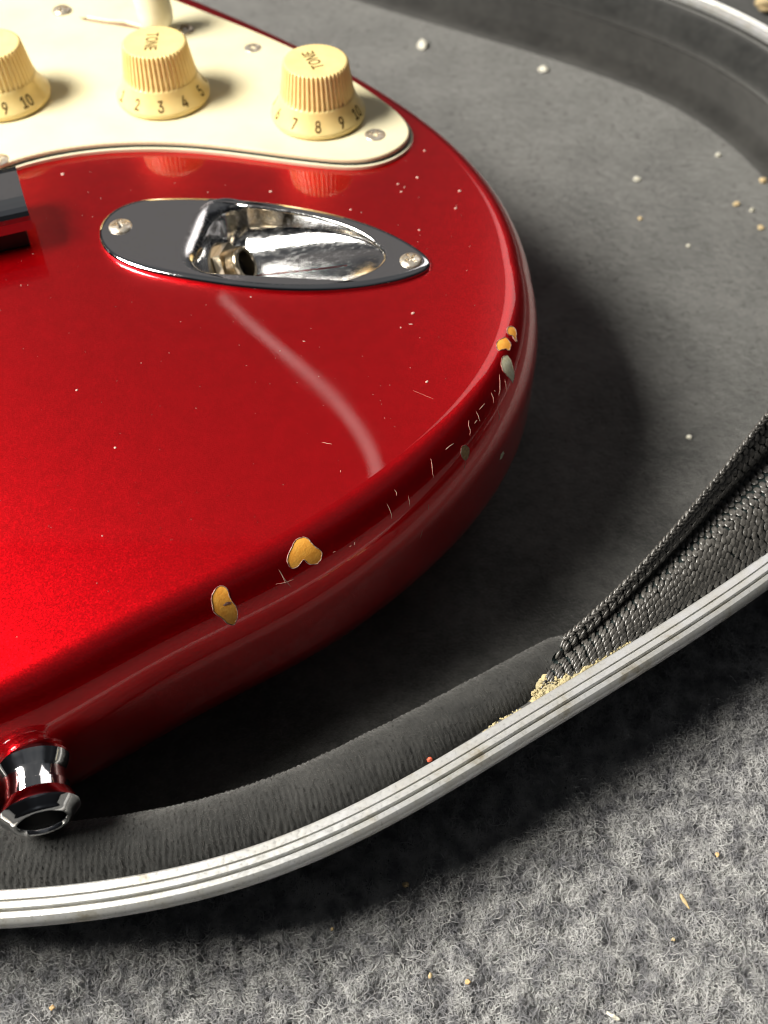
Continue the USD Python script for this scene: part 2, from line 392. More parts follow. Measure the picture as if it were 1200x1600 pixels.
# padded roll: runs round the inside of the rim, broken where the strap is sewn in
seg = np.hypot(*np.diff(np.vstack([RIM, RIM[:1]]), axis=0).T); S = np.r_[0, np.cumsum(seg)[:-1]]
end_px = at([(948, 1014)], RIM_Z)[0, :2]
i_end = int(np.hypot(*(RIM - end_px).T).argmin())
start_again = int(np.hypot(*(RIM - np.array([141, 215])).T).argmin())
idx = np.r_[np.arange(start_again, len(RIM)), np.arange(0, i_end + 1)]
RR = 6.6
tail = np.arange(len(idx))[::-1]
path = np.column_stack([RIM[idx] - NR[idx] * (RR + 0.1), np.full(len(idx), RIM_Z - RR - 0.4)])
rad = np.minimum(RR, RR * np.sqrt(np.clip(1 - (1 - np.clip(tail * 0.9 / 3.5, 0, 1)) ** 2, 0.05, 1))) * (0.74 + 0.26 * np.clip(tail * 0.9 / 26.0, 0, 1))
NS = 40


def roll_rings(path, rad, n):
    t = np.gradient(path, axis=0); t /= np.linalg.norm(t, axis=1, keepdims=True)
    a = np.cross(t, [0, 0, 1.0]); a /= np.linalg.norm(a, axis=1, keepdims=True)
    A = np.arange(n) * 2 * np.pi / n
    return path[:, None] + rad[:, None, None] * (np.cos(A)[None, :, None] * a[:, None] + np.sin(A)[None, :, None] * np.array([0, 0, 1.0]))


# fine resampling of the near stretch, so that the knit's ridges are real
P3 = roll_rings(path, rad, NS)
near = slice(len(idx) - 330, len(idx))
sfar = grid(P3[:len(idx) - 329], closed_v=True)
pn, rn = path[len(idx) - 330:], rad[len(idx) - 330:]
k = np.linspace(0, len(pn) - 1, 1500)
pn = np.stack([np.interp(k, np.arange(len(pn)), pn[:, c]) for c in range(3)], 1); rn = np.interp(k, np.arange(len(rn)), rn)
sn = np.r_[0, np.cumsum(np.linalg.norm(np.diff(pn, axis=0), axis=1))]
NA = 96
ang = np.arange(NA) * 2 * np.pi / NA
wob = meshkit.fbm(np.stack(np.broadcast_arrays(sn[:, None] / 1.6, 3 * np.cos(ang)[None], 3 * np.sin(ang)[None]), -1), 3, 3)
rib = 0.5 + 0.5 * np.sin(2 * np.pi * (sn[:, None] / 1.05 + 0.25 * np.sin(3 * ang)[None] + 1.1 * wob))
rr = rn[:, None] + 0.24 * (rib - 0.5) * np.clip(rn / RR, 0, 1)[:, None] + 0.25 * (wob - 0.5)
tt = np.gradient(pn, axis=0); tt /= np.linalg.norm(tt, axis=1, keepdims=True)
aa = np.cross(tt, [0, 0, 1.0]); aa /= np.linalg.norm(aa, axis=1, keepdims=True)
PN = pn[:, None] + rr[:, :, None] * (np.cos(ang)[None, :, None] * aa[:, None] + np.sin(ang)[None, :, None] * np.array([0, 0, 1.0]))
cap = np.vstack([PN.reshape(-1, 3), pn[-1:] + tt[-1] * 0.4])
fcap = np.array([[len(cap) - 1, (len(PN) - 1) * NA + i, (len(PN) - 1) * NA + (i + 1) % NA] for i in range(NA)])
roll = obj('padded_roll', join([sfar, (cap, np.vstack([grid(PN, closed_v=True)[1], fcap]))]), 'roll', case, smooth=True, label='grey knit covered roll inside the rim')


def curves(name, pts, widths, mat, parent=None, **tags):
    """pts (n, k, 3) in millimetres."""
    n, kk = pts.shape[:2]
    c = UsdGeom.BasisCurves.Define(stage, numbered(str(parent.GetPath()) if parent else '/World', name))
    c.CreateTypeAttr('linear')
    c.CreatePointsAttr(Vt.Vec3fArray.FromNumpy((pts.reshape(-1, 3) * MM).astype(np.float32)))
    c.CreateCurveVertexCountsAttr(Vt.IntArray.FromNumpy(np.full(n, kk, np.int32)))
    w = np.broadcast_to(np.asarray(widths, float)[:, None], (n, kk)) * MM
    c.CreateWidthsAttr(Vt.FloatArray.FromNumpy(w.ravel().astype(np.float32)))
    c.SetWidthsInterpolation('vertex')
    UsdShade.MaterialBindingAPI.Apply(c.GetPrim()).Bind(M[mat])
    return tag(c.GetPrim(), **tags)


# fuzz on the near stretch of the roll
nf = 95000
ia = rng.integers(0, len(PN), nf); ja = rng.uniform(0.0, 0.62, nf) * NA
ja = (ja - 0.06 * NA).astype(int) % NA
base = PN[ia, ja]
nrm = base - pn[ia]; nrm /= np.linalg.norm(nrm, axis=1, keepdims=True)
circ_dir = np.cross(tt[ia], nrm)
L = rng.uniform(0.25, 0.6, nf)
lean = circ_dir * rng.normal(0.9, 0.5, (nf, 1)) + tt[ia] * rng.normal(0.25, 0.45, (nf, 1))
pts = np.stack([base + (nrm * 0.42 * q - nrm * 0.25 * q * q + lean * q * 0.8) * L[:, None] for q in (0, 0.35, 0.7, 1.0)], 1)
curves('roll_fuzz', pts, rng.uniform(0.035, 0.07, nf), 'fuzz', roll, kind='stuff')
# short pile of the lining floor
vis = sg.Polygon(RIM + NR * -18.7).intersection(sg.box(-90, 60, 200, 430))
c2 = rng.uniform(vis.bounds[:2], vis.bounds[2:], (110000, 2)); c2 = c2[shapely.contains_xy(vis, c2[:, 0], c2[:, 1])][:5000]
n2 = len(c2)
hd = rng.normal(0, 0.55, (n2, 2)) + (meshkit.fbm(np.column_stack([c2 / 14.0, np.zeros(n2)]), 3, 21)[:, None] - 0.5) * [2.5, -1.5]
b3 = np.column_stack([c2, np.full(n2, FLOOR_Z - 0.3)])
tip3 = np.column_stack([hd * 0.9, rng.uniform(0.35, 0.8, n2)])
curves('lining_pile', np.stack([b3, b3 + tip3 * [0.35, 0.35, 0.7], b3 + tip3], 1), rng.uniform(0.06, 0.13, n2), 'pile', case, kind='stuff')

# ---------------------------------------------------------------- webbing strap
lower = [((838, 1094), -2.2), ((880, 1072), -1.6), ((940, 1034), -1.5), ((1000, 994), -1.2), ((1060, 956), -0.8), ((1120, 916), -0.5), ((1200, 862), 0.0), ((1330, 785), 0.5)]
upper = [((888, 1000), 1.0), ((905, 966), 2.5), ((968, 920), 5.0), ((1020, 870), 7.0), ((1062, 815), 9.0), ((1115, 740), 12.0), ((1200, 645), 15.0), ((1330, 500), 19.0)]
lo = np.array([at([p], RIM_Z + z)[0] for p, z in lower]); hi = np.array([at([p], RIM_Z + z)[0] for p, z in upper])
NU = 420
lo = spline(lo, NU, False, s=4); hi = spline(hi, NU, False, s=6)
NV = 40
v01 = np.linspace(0, 1, NV)
mid = (lo + hi) / 2
side = np.cross(np.gradient(mid, axis=0), hi - lo); side /= np.linalg.norm(side, axis=1, keepdims=True)   # faces the viewer or not; settled below
side *= np.sign((side * (EYE - mid)).sum(1))[:, None]
fold = np.linspace(0.25, 1.0, NU)
sec = np.where(v01 < 0.42, 0.0, 0.0)
bulge = 1.2 * np.sin(np.pi * np.clip(v01 / 0.5, 0, 1)) - 5.0 * np.exp(-((v01 - 0.60) / 0.10) ** 2) + 1.6 * np.exp(-((v01 - 0.98) / 0.08) ** 2)
ST = lo[:, None] + (hi - lo)[:, None] * v01[None, :, None] + side[:, None] * (bulge[None, :, None] * fold[:, None, None])
ls = np.r_[0, np.cumsum(np.linalg.norm(np.diff(mid, axis=0), axis=1))]


strap = thing('webbing_strap', 'black woven nylon strap, folded lengthwise, tucked inside the case rim', 'strap')
tn = np.stack([np.gradient(ST[..., c], axis=0) for c in range(3)], -1); vn = np.stack([np.gradient(ST[..., c], axis=1) for c in range(3)], -1)
SN = np.cross(tn, vn); SN /= np.linalg.norm(SN, axis=2, keepdims=True)
SN *= np.sign((SN * (EYE - ST)).sum(-1).mean())
obj('strap_core', join([grid(ST - SN * 0.25), grid((ST - SN * 0.9)[:, ::-1])]), 'black_ply', strap, smooth=True)


def on_strap(u, v):
    """u in mm along, v 0..1 across."""
    iu = np.clip(np.interp(u, ls, np.arange(NU)), 0, NU - 1.001); iv = np.clip(v * (NV - 1), 0, NV - 1.001)
    a, b = iu.astype(int), iv.astype(int); fu, fv_ = (iu - a)[:, None], (iv - b)[:, None]
    lerp = lambda T: (T[a, b] * (1 - fu) + T[a + 1, b] * fu) * (1 - fv_) + (T[a, b + 1] * (1 - fu) + T[a + 1, b + 1] * fu) * fv_
    return lerp(ST), lerp(SN)


# every weave float is a little lens-shaped stitch, twill-wise offset row by row
ROWS = 12
unit = trimesh.creation.icosphere(1, 1.0)
stitch_v, stitch_f = [], []
cnt = 0
width_at = np.linalg.norm(np.diff(ST, axis=1), axis=2).sum(1)
for r in range(ROWS):
    v = (r + 0.5) / ROWS
    ped = 2.05
    us = np.arange(0.4 + (r % 2) * ped * 0.5, ls[-1] - 0.5, ped)
    us = us + rng.normal(0, 0.07, len(us))
    vv = np.full(len(us), v) + rng.normal(0, 0.004, len(us))
    p, nn = on_strap(us, vv)
    p2, _ = on_strap(us + 0.5, np.clip(vv + 0.012, 0, 1))
    t = p2 - p; t /= np.linalg.norm(t, axis=1, keepdims=True)
    t0_, b0_ = t, np.cross(nn, t)
    ca_, sa_ = math.cos(0.4), math.sin(0.4)
    t, b = t0_ * ca_ + b0_ * sa_, b0_ * ca_ - t0_ * sa_
    w = np.interp(us, ls, width_at) / ROWS
    j = rng.uniform(0.85, 1.15, (len(us), 3))
    vl = unit.vertices
    for half in (-1, 1):
        off = half * 0.2
        vert = (p[:, None] + t[:, None] * (vl[None, :, [0]] * (0.98 * j[:, None, [0]]) + off * 0.3) + b[:, None] * (vl[None, :, [1]] * (0.27 * w[:, None, None] * j[:, None, [1]]) + half * 0.24 * w[:, None, None])
                + nn[:, None] * (vl[None, :, [2]] * 0.30 * j[:, None, [2]] + 0.02))
        stitch_v.append(vert.reshape(-1, 3))
        stitch_f.append((unit.faces[None] + (np.arange(len(us)) * len(vl))[:, None, None]).reshape(-1, 3) + cnt)
        cnt += len(us) * len(vl)
obj('weave', (np.vstack(stitch_v), np.vstack(stitch_f)), 'web', strap, smooth=True, kind='stuff')
# thick selvedge cord along the upper edge
for q, (vv, r_) in enumerate([(0.995, 0.62)]):
    us = np.arange(0, ls[-1] - 0.2, 1.15)
    p, nn = on_strap(us, np.full(len(us), vv))
    t = np.gradient(p, axis=0); t /= np.linalg.norm(t, axis=1, keepdims=True)
    b = np.cross(nn, t)
    vs, fs = [], []
    for i in range(len(us)):
        for h in (-1, 1):
            ax = t[i] * 0.86 + b[i] * 0.45 * h; ax /= np.linalg.norm(ax)
            sd = np.cross(nn[i], ax)
            vert = p[i] + h * 0.22 * b[i] + unit.vertices[:, [0]] * ax * 0.85 + unit.vertices[:, [1]] * sd * 0.34 + unit.vertices[:, [2]] * nn[i] * 0.45
            fs.append(unit.faces + len(vs) * len(unit.vertices)); vs.append(vert)
    obj('selvedge', (np.vstack(vs), np.vstack(fs)), 'web', strap, smooth=True, label='knotted upper edge of the strap')

# ---------------------------------------------------------------- dried glue along the rim
def lumps(px0, px1, n, width, size, seed):
    r_ = np.random.default_rng(seed)
    out = []
    a, b = at([px0], RIM_Z - 0.6)[0], at([px1], RIM_Z - 0.6)[0]
    d = (b - a) / np.linalg.norm(b - a); nrm = np.array([-d[1], d[0], 0])
    for i in range(n):
        q = r_.uniform(0, 1); w = width * (1 - abs(2 * q - 0.9) ** 2 * 0.8) 
        c = a + (b - a) * q + nrm * r_.uniform(0, max(w, 0.2)) + np.array([0, 0, -r_.uniform(0, 1.0)])
        m = trimesh.creation.icosphere(1, 1.0)
        vv = m.vertices * size * r_.uniform(0.5, 1.3) * np.array([r_.uniform(.7, 1.5), r_.uniform(.6, 1.2), r_.uniform(.5, .9)])
        vv = vv * (0.75 + 0.5 * meshkit.fbm(vv * 1.6 + i * 7, 3, seed)[:, None]) + c
        out.append((vv, m.faces))
    return join(out)


def smear(px0, px1, width, seed):
    a_, b_ = at([px0], RIM_Z - 0.5)[0], at([px1], RIM_Z - 0.5)[0]
    d_ = (b_ - a_); nr_ = np.array([-d_[1], d_[0], 0]) / np.hypot(d_[0], d_[1])
    u_, v_ = np.meshgrid(np.linspace(0, 1, 160), np.linspace(0, 1, 40), indexing='ij')
    edge = width * np.clip(np.sin(np.pi * np.clip(u_, 0.02, 0.98)) ** 0.5, 0, 1) * (0.55 + 0.9 * meshkit.fbm(np.stack([u_ * 14, 0 * u_, 0 * u_ + seed], -1), 3, seed))
    P = a_ + d_ * u_[..., None] + nr_ * (v_ * edge)[..., None]
    hgt = 1.5 * meshkit.fbm(P * 0.9, 4, seed) * np.sin(np.pi * np.clip(v_, 0.0, 1.0)) ** 0.4 + 0.5 * meshkit.fbm(P * 3.0, 2, seed + 1)
    P[..., 2] += hgt - 0.9 - 1.2 * v_
    return grid(P[:, ::-1])


obj('dried_glue', join([smear((832, 1098), (990, 1000), 4.6, 5), lumps((836, 1094), (985, 1003), 380, 3.8, 0.24, 3)]), 'glue', case, smooth=True, label='crusty yellow dried glue under the strap')
obj('dried_glue', join([smear((745, 1156), (838, 1100), 1.6, 8), lumps((755, 1150), (835, 1100), 120, 1.3, 0.16, 9)]), 'glue', case, smooth=True, label='thin trail of dried glue beside the roll')

# ================================================================ the guitar
guitar = thing('electric_guitar', 'candy red electric guitar body with cream pickguard, chipped along its edge', 'guitar')
BODY = [(-115, 67), (-95, 68.5), (-80, 71.8), (-68, 76.0), (-60, 80.6), (-51.8, 86.0), (-39.5, 94.1), (-26.8, 100.8), (-16.2, 107.5), (-5.2, 114.6), (6.3, 125.2), (19.8, 142.8), (29.2, 158.6), (35.8, 175.5), (38.2, 189),
        (37.0, 202), (33.6, 215), (27.8, 232), (19.6, 250), (9.8, 261.5), (.9, 273), (-9.3, 283), (-28, 300), (-42.6, 313), (-64.4, 330), (-95, 352), (-130, 376), (-170, 400), (-240, 420), (-310, 340), (-330, 220), (-270, 100), (-180, 68)]
OUT = spline(BODY, 720, s=12)
NB = normals2(OUT)
OUT = OUT + NB * (3.4 * np.clip(-NB[:, 1], 0, 1) ** 0.8)[:, None]
NB = normals2(OUT)
R, THICK = 17.0, 45.0
rows = []
for a in np.linspace(0, math.pi / 2, 15):            # lower roundover
    rows.append((R * (1 - math.sin(a)), -THICK + R * (1 - math.cos(a))))
TOPV, TOPH = 16.0, 9.0
for z in np.linspace(-THICK + R, -TOPV, 4)[1:-1]:
    rows.append((0.0, z))
ex = 2.0
for a in np.linspace(0, math.pi / 2, 22):            # upper roundover, easing gently into the flat top
    c_, s_ = math.cos(a) ** (2 / ex), math.sin(a) ** (2 / ex)
    rows.append((TOPH * (1 - c_), -TOPV * (1 - s_)))
rows = np.array(rows)
BP = np.stack([np.column_stack([OUT - NB * o, np.full(len(OUT), z)]) for o, z in rows], 1)
body_side = grid(BP, closed_u=True)

# jack plate outline and cup, from the photograph's points on the body's top
PZ = 1.4
plate_px = [(154, 365), (157, 352), (163, 344), (180, 327), (205, 316.5), (230, 312), (270, 309.5), (317, 310), (355, 312), (400, 314.5), (450, 319.5), (500, 330), (550, 344), (600, 361), (650, 385), (668, 398)]
plate_px2 = [(676, 410), (669, 420), (637, 432.5), (600, 442), (550, 450), (500, 454), (450, 453), (400, 450), (330, 442.5), (280, 434), (230, 422), (192, 410), (168, 397.5), (157, 382)]
pl = at(plate_px + plate_px2, PZ * 0.6)[:, :2]
PLATE = spline(pl[::-1], 260, s=2.0)
if not sg.LinearRing(PLATE).is_ccw:
    PLATE = PLATE[::-1]
cup_px = [(345, 322), (400, 324), (450, 330), (500, 340), (550, 358), (585, 378), (600, 397), (596, 412), (570, 426), (520, 437), (440, 442), (380, 435), (335, 424), (312, 413), (309, 398), (318, 370), (330, 340)]
CUP = spline(at(cup_px, PZ)[:, :2][::-1], 200, s=1.5)
if not sg.LinearRing(CUP).is_ccw:
    CUP = CUP[::-1]
HOLE = np.array(sg.Polygon(CUP).buffer(0.6).union(sg.Polygon(CUP).buffer(4.6).intersection(sg.Polygon(PLATE).buffer(-1.2)).intersection(sg.box(-200, 0, float(CUP[:, 0].min()) + 9.0, 400))).exterior.coords)[:-1]
top_poly = sg.Polygon(OUT - NB * rows[-1][0], [HOLE])
tv_, tf_ = fill(top_poly, 0.0)
BODY_MESH = join([body_side, (tv_, tf_), fill(sg.Polygon(OUT - NB * R), -THICK)])
bv, bf = BODY_MESH
tm = trimesh.Trimesh(bv, bf, process=False)
obj('body', BODY_MESH, 'candy', guitar, smooth=30, label='glossy candy red body with rounded edge')

TRI0 = bv[bf]; E10, E20 = TRI0[:, 1] - TRI0[:, 0], TRI0[:, 2] - TRI0[:, 0]
FN0 = np.cross(E10, E20); FN0 /= np.linalg.norm(FN0, axis=1, keepdims=True) + 1e-12
_d = TRI0 - EYE
TPX = np.stack([600 + F * (_d @ RI) / (_d @ FW), 800 - F * (_d @ UP) / (_d @ FW)], -1)


def on_body(px):
    """Points and normals of the body's surface where the photograph shows px."""
    px = np.atleast_2d(np.asarray(px, float))
    P, N = [], []
    lo_, hi_ = px.min(0) - 30, px.max(0) + 30
    near_ = ((TPX.max(1) > lo_) & (TPX.min(1) < hi_)).all(1)
    TRI, E1, E2, FN = TRI0[near_], E10[near_], E20[near_], FN0[near_]
    for d in ray(px):
        h = np.cross(d, E2); a = (E1 * h).sum(1); a = np.where(np.abs(a) < 1e-12, 1e-12, a)
        sv = EYE - TRI[:, 0]; u = (sv * h).sum(1) / a
        q = np.cross(sv, E1); v = (q @ d) / a; t = (E2 * q).sum(1) / a
        ok = (u > -1e-6) & (v > -1e-6) & (u + v < 1 + 1e-6) & (t > 1)
        if not ok.any():
            P.append(P[-1] if P else EYE + d * 200); N.append(N[-1] if N else np.array([0, 0, 1.0])); continue
        i = np.where(ok, t, 1e9).argmin()
        P.append(EYE + d * t[i]); N.append(FN[i] * np.sign(-(FN[i] @ d)))
    return np.array(P), np.array(N)


# ---------------------------------------------------------------- jack plate
plate_poly = sg.Polygon(PLATE, [CUP])
jp = thing_part = UsdGeom.Xform.Define(stage, numbered(str(guitar.GetPath()), 'jack_plate')).GetPrim()
rim_c = PLATE; nn_ = normals2(rim_c)
edge_rows = [np.column_stack([rim_c - nn_ * o, np.full(len(rim_c), z)]) for o, z in [(0, 0.02), (0, 0.5), (0.12, 0.85), (0.42, 1.15), (0.85, 1.32), (1.4, PZ)]]
# cup: lip fillet then a scoop that deepens towards the jack
du = np.array([math.cos(-0.192), math.sin(-0.192)]); dv = np.array([-du[1], du[0]])
uu = CUP @ du; uL, uR = uu.min(), uu.max()
vc = (CUP @ dv).mean()
nC = normals2(CUP)
ringrows = []
left = np.clip((uL + 7.0 - uu) / 7.0, 0, 1) ** 0.8                     # 1 at the left wall
lipr = 0.8 + 3.4 * left
for a in np.linspace(0, math.pi / 2, 7)[:-1]:
    ringrows.append(np.column_stack([CUP + nC * (lipr * (1 - math.sin(a)))[:, None], PZ - lipr * (1 - math.cos(a))]))
SPU0, SPU1 = uL + 7.0, uR - 9.0
cu = np.clip(uu, SPU0, SPU1)
C0 = cu[:, None] * du + vc * dv
inner = CUP
ND = 26
DM = 11.5
for kx in range(0, ND):
    rho = 1 - kx / (ND - 0.5)
    pnt = C0 + (inner - C0) * rho
    up_ = pnt @ du
    D = DM * np.clip((uR - up_) / (uR - uL - 5.0), 0, 1.0) ** 0.85
    pw = 2.3
    z = PZ - lipr - (D - lipr * 0.4).clip(0.0) * (1 - rho ** pw) ** (1 / pw)
    ringrows.append(np.column_stack([pnt, z]))
CUPM = grid(np.stack(ringrows, 1), closed_u=True)
outer_poly = sg.Polygon(PLATE - nn_ * 1.4, [CUP + nC * lipr[:, None]])
plate_mesh = join([grid(np.stack(edge_rows, 1), closed_u=True), fill(outer_poly, PZ)])
obj('plate', plate_mesh, 'chrome', jp, smooth=40)
obj('cup', CUPM, 'cup_chrome', jp, smooth=True)


def screw(px, z, parent, r=2.6, h=0.9, mat='worn_chrome', tilt=0.3, nx=(0, 0, 1), px_up=True):
    """A domed cross-head screw: dome with a cut cross."""
    m = trimesh.creation.icosphere(5, 1.0)
    v = m.vertices.copy()
    up = v[:, 2] > -0.05
    A_ = math.radians(tilt * 57)
    x, y = v[:, 0] * math.cos(A_) + v[:, 1] * math.sin(A_), -v[:, 0] * math.sin(A_) + v[:, 1] * math.cos(A_)
    rr_ = np.hypot(x, y)
    slot = ((np.abs(x) < 0.17) | (np.abs(y) < 0.17)) & (rr_ < 0.66)
    zz = np.where(up, np.sqrt(np.clip(1 - rr_ ** 2, 0, 1)), -0.3)
    zz = np.where(slot & up, zz - 1.3 * (1 - rr_ / 0.8), zz)
    P = np.column_stack([v[:, 0] * r, v[:, 1] * r, zz * h])
    c = at([px], z)[0] if px_up else np.asarray(px, float)
    return obj('screw', (P + c, m.faces), mat, parent, smooth=50)


screw((188, 354), PZ + 0.05, jp, 2.75, 0.9)
screw((642, 407), PZ + 0.05, jp, 2.6, 0.9, tilt=0.7)

# the jack socket: hexagon nut and threaded sleeve looking up along the plate
jax = np.array([*(du * math.cos(math.radians(28))), math.sin(math.radians(28))])
mouth = at([(386, 412)], -3.6)[0]
prof_s = [(2.9, -1.5), (4.5, -1.5)]
zz = -1.5
for i in range(7):
    prof_s += [(4.55, zz), (4.55, zz + 0.18), (4.15, zz + 0.34), (4.15, zz + 0.46)]; zz += 0.52
prof_s += [(4.35, zz), (4.3, zz + 0.5), (4.0, zz + 0.8), (3.4, zz + 0.8), (3.15, zz + 0.5), (3.1, -4.5)]
zz += 0.8
v_, f_ = lathe(prof_s, 48)
v_[:, 2] -= zz
obj('jack_sleeve', (frame_to(v_, mouth, jax), f_), 'brass_nickel', jp, smooth=40)
dv_, df_ = lathe([(3.2, 0), (0.01, 0.0)], 32)
dv_[:, 2] -= 3.2
obj('jack_hole', (frame_to(dv_, mouth, jax), df_), 'black_hole', jp)
A6 = np.arange(6) * math.pi / 3
hexa = trimesh.creation.extrude_polygon(sg.Polygon(np.column_stack([6.3 * np.cos(A6), 6.3 * np.sin(A6)])).buffer(-0.3).buffer(0.3), 2.2, engine='earcut')
hv = hexa.vertices.copy(); hv[:, 2] -= 5.6
obj('hex_nut', (frame_to(hv, mouth, jax), hexa.faces), 'brass_nickel', jp, smooth=25)
wv, wf = lathe([(6.7, 0), (6.9, 0.35), (6.7, 0.7), (3.5, 0.7)], 40); wv[:, 2] -= 6.4
obj('washer', (frame_to(wv, mouth, jax), wf), 'brass_nickel', jp, smooth=40)

# ---------------------------------------------------------------- pickguard
PG_T = 2.4
gpx = [(-120, 330), (-60, 304), (0, 274), (40, 258), (100, 246), (150, 239), (200, 236.5), (250, 236), (300, 237), (350, 241), (400, 247.5), (450, 254), (500, 260), (550, 263), (590, 260.5), (620, 249), (640, 232), (648, 214), (645, 203), (627, 181), (595, 159), (552, 132), (500, 104), (448, 77), (400, 54), (360, 38), (318, 22), (273, 5), (225, -14), (160, -45)]
gp = at(gpx, 0.4)[:, :2]
gp = np.vstack([gp, [(-230, 360), (-230, 250)]])
PG = spline(gp, 420, s=4)
if not sg.LinearRing(PG).is_ccw:
    PG = PG[::-1]
PGP = sg.Polygon(PG)
slot_px = [(128, 27), (135, 26), (165, 31), (195, 33), (222, 41), (260, 44), (300, 46), (300, 50), (222, 45), (190, 39), (160, 35), (132, 30)]
SLOT = sg.Polygon(at(slot_px, PG_T)[:, :2]).buffer(0.15)
pgx = UsdGeom.Xform.Define(stage, numbered(str(guitar.GetPath()), 'pickguard')).GetPrim()
obj('bottom_ply', rounded_slab(PGP, 0.02, 0.85, 0.12), 'white_ply', pgx, smooth=35)
obj('middle_ply', rounded_slab(PGP.buffer(-0.75), 0.8, 1.35, 0.05), 'black_ply', pgx, smooth=35)
top = PGP.buffer(-1.0).difference(SLOT)
obj('top_ply', rounded_slab(top, 1.30, PG_T, 0.55), 'cream', pgx, smooth=35)
obj('switch_slot_shade', fill(SLOT.buffer(0.3), 1.5), 'slot', pgx)
for p_, r_, h_, t_ in [((97, 18), 2.9, 1.5, 0.2), ((289, 48), 2.7, 1.5, 0.9), ((395, 75), 2.5, 0.45, 0.5), ((586, 211), 2.75, 0.55, 0.1), ((-2, 250), 2.6, 0.5, 0.3)]:
    screw(p_, PG_T - 0.05, pgx, r_, h_, tilt=t_)

# ---------------------------------------------------------------- knobs
RT, RK, RB, KH, HK = 8.25, 9.55, 12.5, 14.7, 6.1
KZ = PG_T + 0.3


def knob(x, y, first, first_az, step, numbers, word, word_az):
    k_ = UsdGeom.Xform.Define(stage, numbered(str(guitar.GetPath()), 'control_knob')).GetPrim()
    k_.SetCustomDataByKey('label', word)
    prof_k = [(11.6, 0.0), (12.35, 0.12), (12.5, 0.5), (12.5, 1.15), (12.32, 1.5), (11.9, 2.0), (11.2, 3.0), (10.6, 4.1), (10.15, 5.1), (9.95, HK - 0.3), (9.75, HK)]
    prof_k += [(RK + (RT - RK) * q, HK + (KH - 0.25 - HK) * q) for q in np.linspace(0.03, 1, 9)] + [(RT - 0.25, KH), (RT - 0.7, KH), (RT * 0.5, KH), (0.02, KH)]
    nrib = 46

    def ribs(r, z, A):
        w = np.cos(A * nrib)
        tooth = np.tanh(2.2 * w) / np.tanh(2.2)
        amt = 0.20 * np.clip((z - HK - 0.05) / 0.35, 0, 1) * np.clip((KH + 0.2 - z) / 0.3, 0, 1) * (r > RT - 0.5)
        return r + amt * (tooth - 0.2)
    v, f = lathe(prof_k, nrib * 12, ribs)
    obj('knob_body', (v + [x, y, KZ], f), 'knob', k_, smooth=40)
    for n_ in numbers:
        az = math.radians((n_ - first) * step + first_az)
        t = meshkit.text_mesh(str(n_), 2.1, 0.05, bold=True)
        tvx = np.array(t.vertices); tvx[:, 0] -= tvx[:, 0].mean()
        tvx[:, 0] *= 0.95
        zs = 1.9 + tvx[:, 1] * 1.15
        rs = np.interp(zs, [q[1] for q in prof_k[:11]], [q[0] for q in prof_k[:11]]) + 0.03 + tvx[:, 2] * 0.6
        a = az + tvx[:, 0] / 11.0
        obj('numeral', (np.column_stack([x + rs * np.sin(a), y - rs * np.cos(a), KZ + zs]), t.faces), 'ink', k_, smooth=False)
    if word_az is not None:
        t = meshkit.text_mesh('TONE', 3.0, 0.05, bold=True)
        tvx = np.array(t.vertices)
        tvx[:, :2] -= (tvx[:, :2].max(0) + tvx[:, :2].min(0)) / 2
        tvx[:, 0] *= 8.6 / np.ptp(tvx[:, 0])
        c_, s_ = math.cos(word_az), math.sin(word_az)
        o = np.column_stack([tvx[:, 0] * c_ - tvx[:, 1] * s_, tvx[:, 0] * s_ + tvx[:, 1] * c_])
        obj('lettering', (np.column_stack([x + o[:, 0] + (-0.6), y + o[:, 1] + 0.2, KZ + KH + 0.01 + tvx[:, 2] * 0.4]), t.faces), 'ink', k_, smooth=False)
    return k_


knob(-58.66, 258.0, 3, 6, 33, [10, 1, 2, 3, 4, 5, 6], 'middle tone knob showing numerals 1 to 5', math.radians(-87))
knob(-16.51, 248.2, 8, 2, 33, [4, 5, 6, 7, 8, 9, 10], 'right tone knob showing numerals 6 to 10', math.radians(113))
knob(-101.7, 257.5, 9, 18, 33, [6, 7, 8, 9, 10], 'left knob cut by the picture edge, numerals 9 and 10', None)

# ---------------------------------------------------------------- switch tip
c = at([(248, 42)], PG_T + 2.0)[0]
prof_t = [(1.6, -4), (2.0, 0.0), (3.6, 0.3), (4.7, 1.5), (5.1, 4), (5.0, 8), (4.6, 13), (4.0, 16), (2.4, 18), (0.02, 18.6)]
v, f = lathe(prof_t, 40)
obj('switch_tip', (frame_to(v, c, [-0.12, 0.12, 1.0]), f), 'tip', guitar, smooth=45)

# ---------------------------------------------------------------- bridge corner
ax = np.array([-0.35, 0.937]); ex_ = np.array([0.937, 0.35])
corner = at([(53, 357)], 5.2)[0]
sec_b = [(0.0, 0.0), (-0.1, 3.4), (0.15, 4.8), (0.7, 6.0), (1.5, 7.0), (2.6, 7.8), (4.0, 8.4), (5.6, 8.75), (14.0, 8.75), (16.5, 8.2), (17.3, 6.5), (17.3, 0.0)]
poly_b = sg.Polygon(sec_b)
ext = trimesh.creation.extrude_polygon(poly_b.buffer(-0.2).buffer(0.2), 70, engine='earcut')
vv = ext.vertices
W = np.column_stack([corner[0] + ax[0] * vv[:, 0] - ex_[0] * vv[:, 2], corner[1] + ax[1] * vv[:, 0] - ex_[1] * vv[:, 2], 5.0 + vv[:, 1] * 0.78])
obj('bridge', (W, ext.faces[:, ::-1]), 'chrome', guitar, smooth=35, label='bent chrome end of the bridge')
und = trimesh.creation.extrude_polygon(sg.box(1.2, -4.9, 16.5, 0.05), 66, engine='earcut'); uv_ = und.vertices
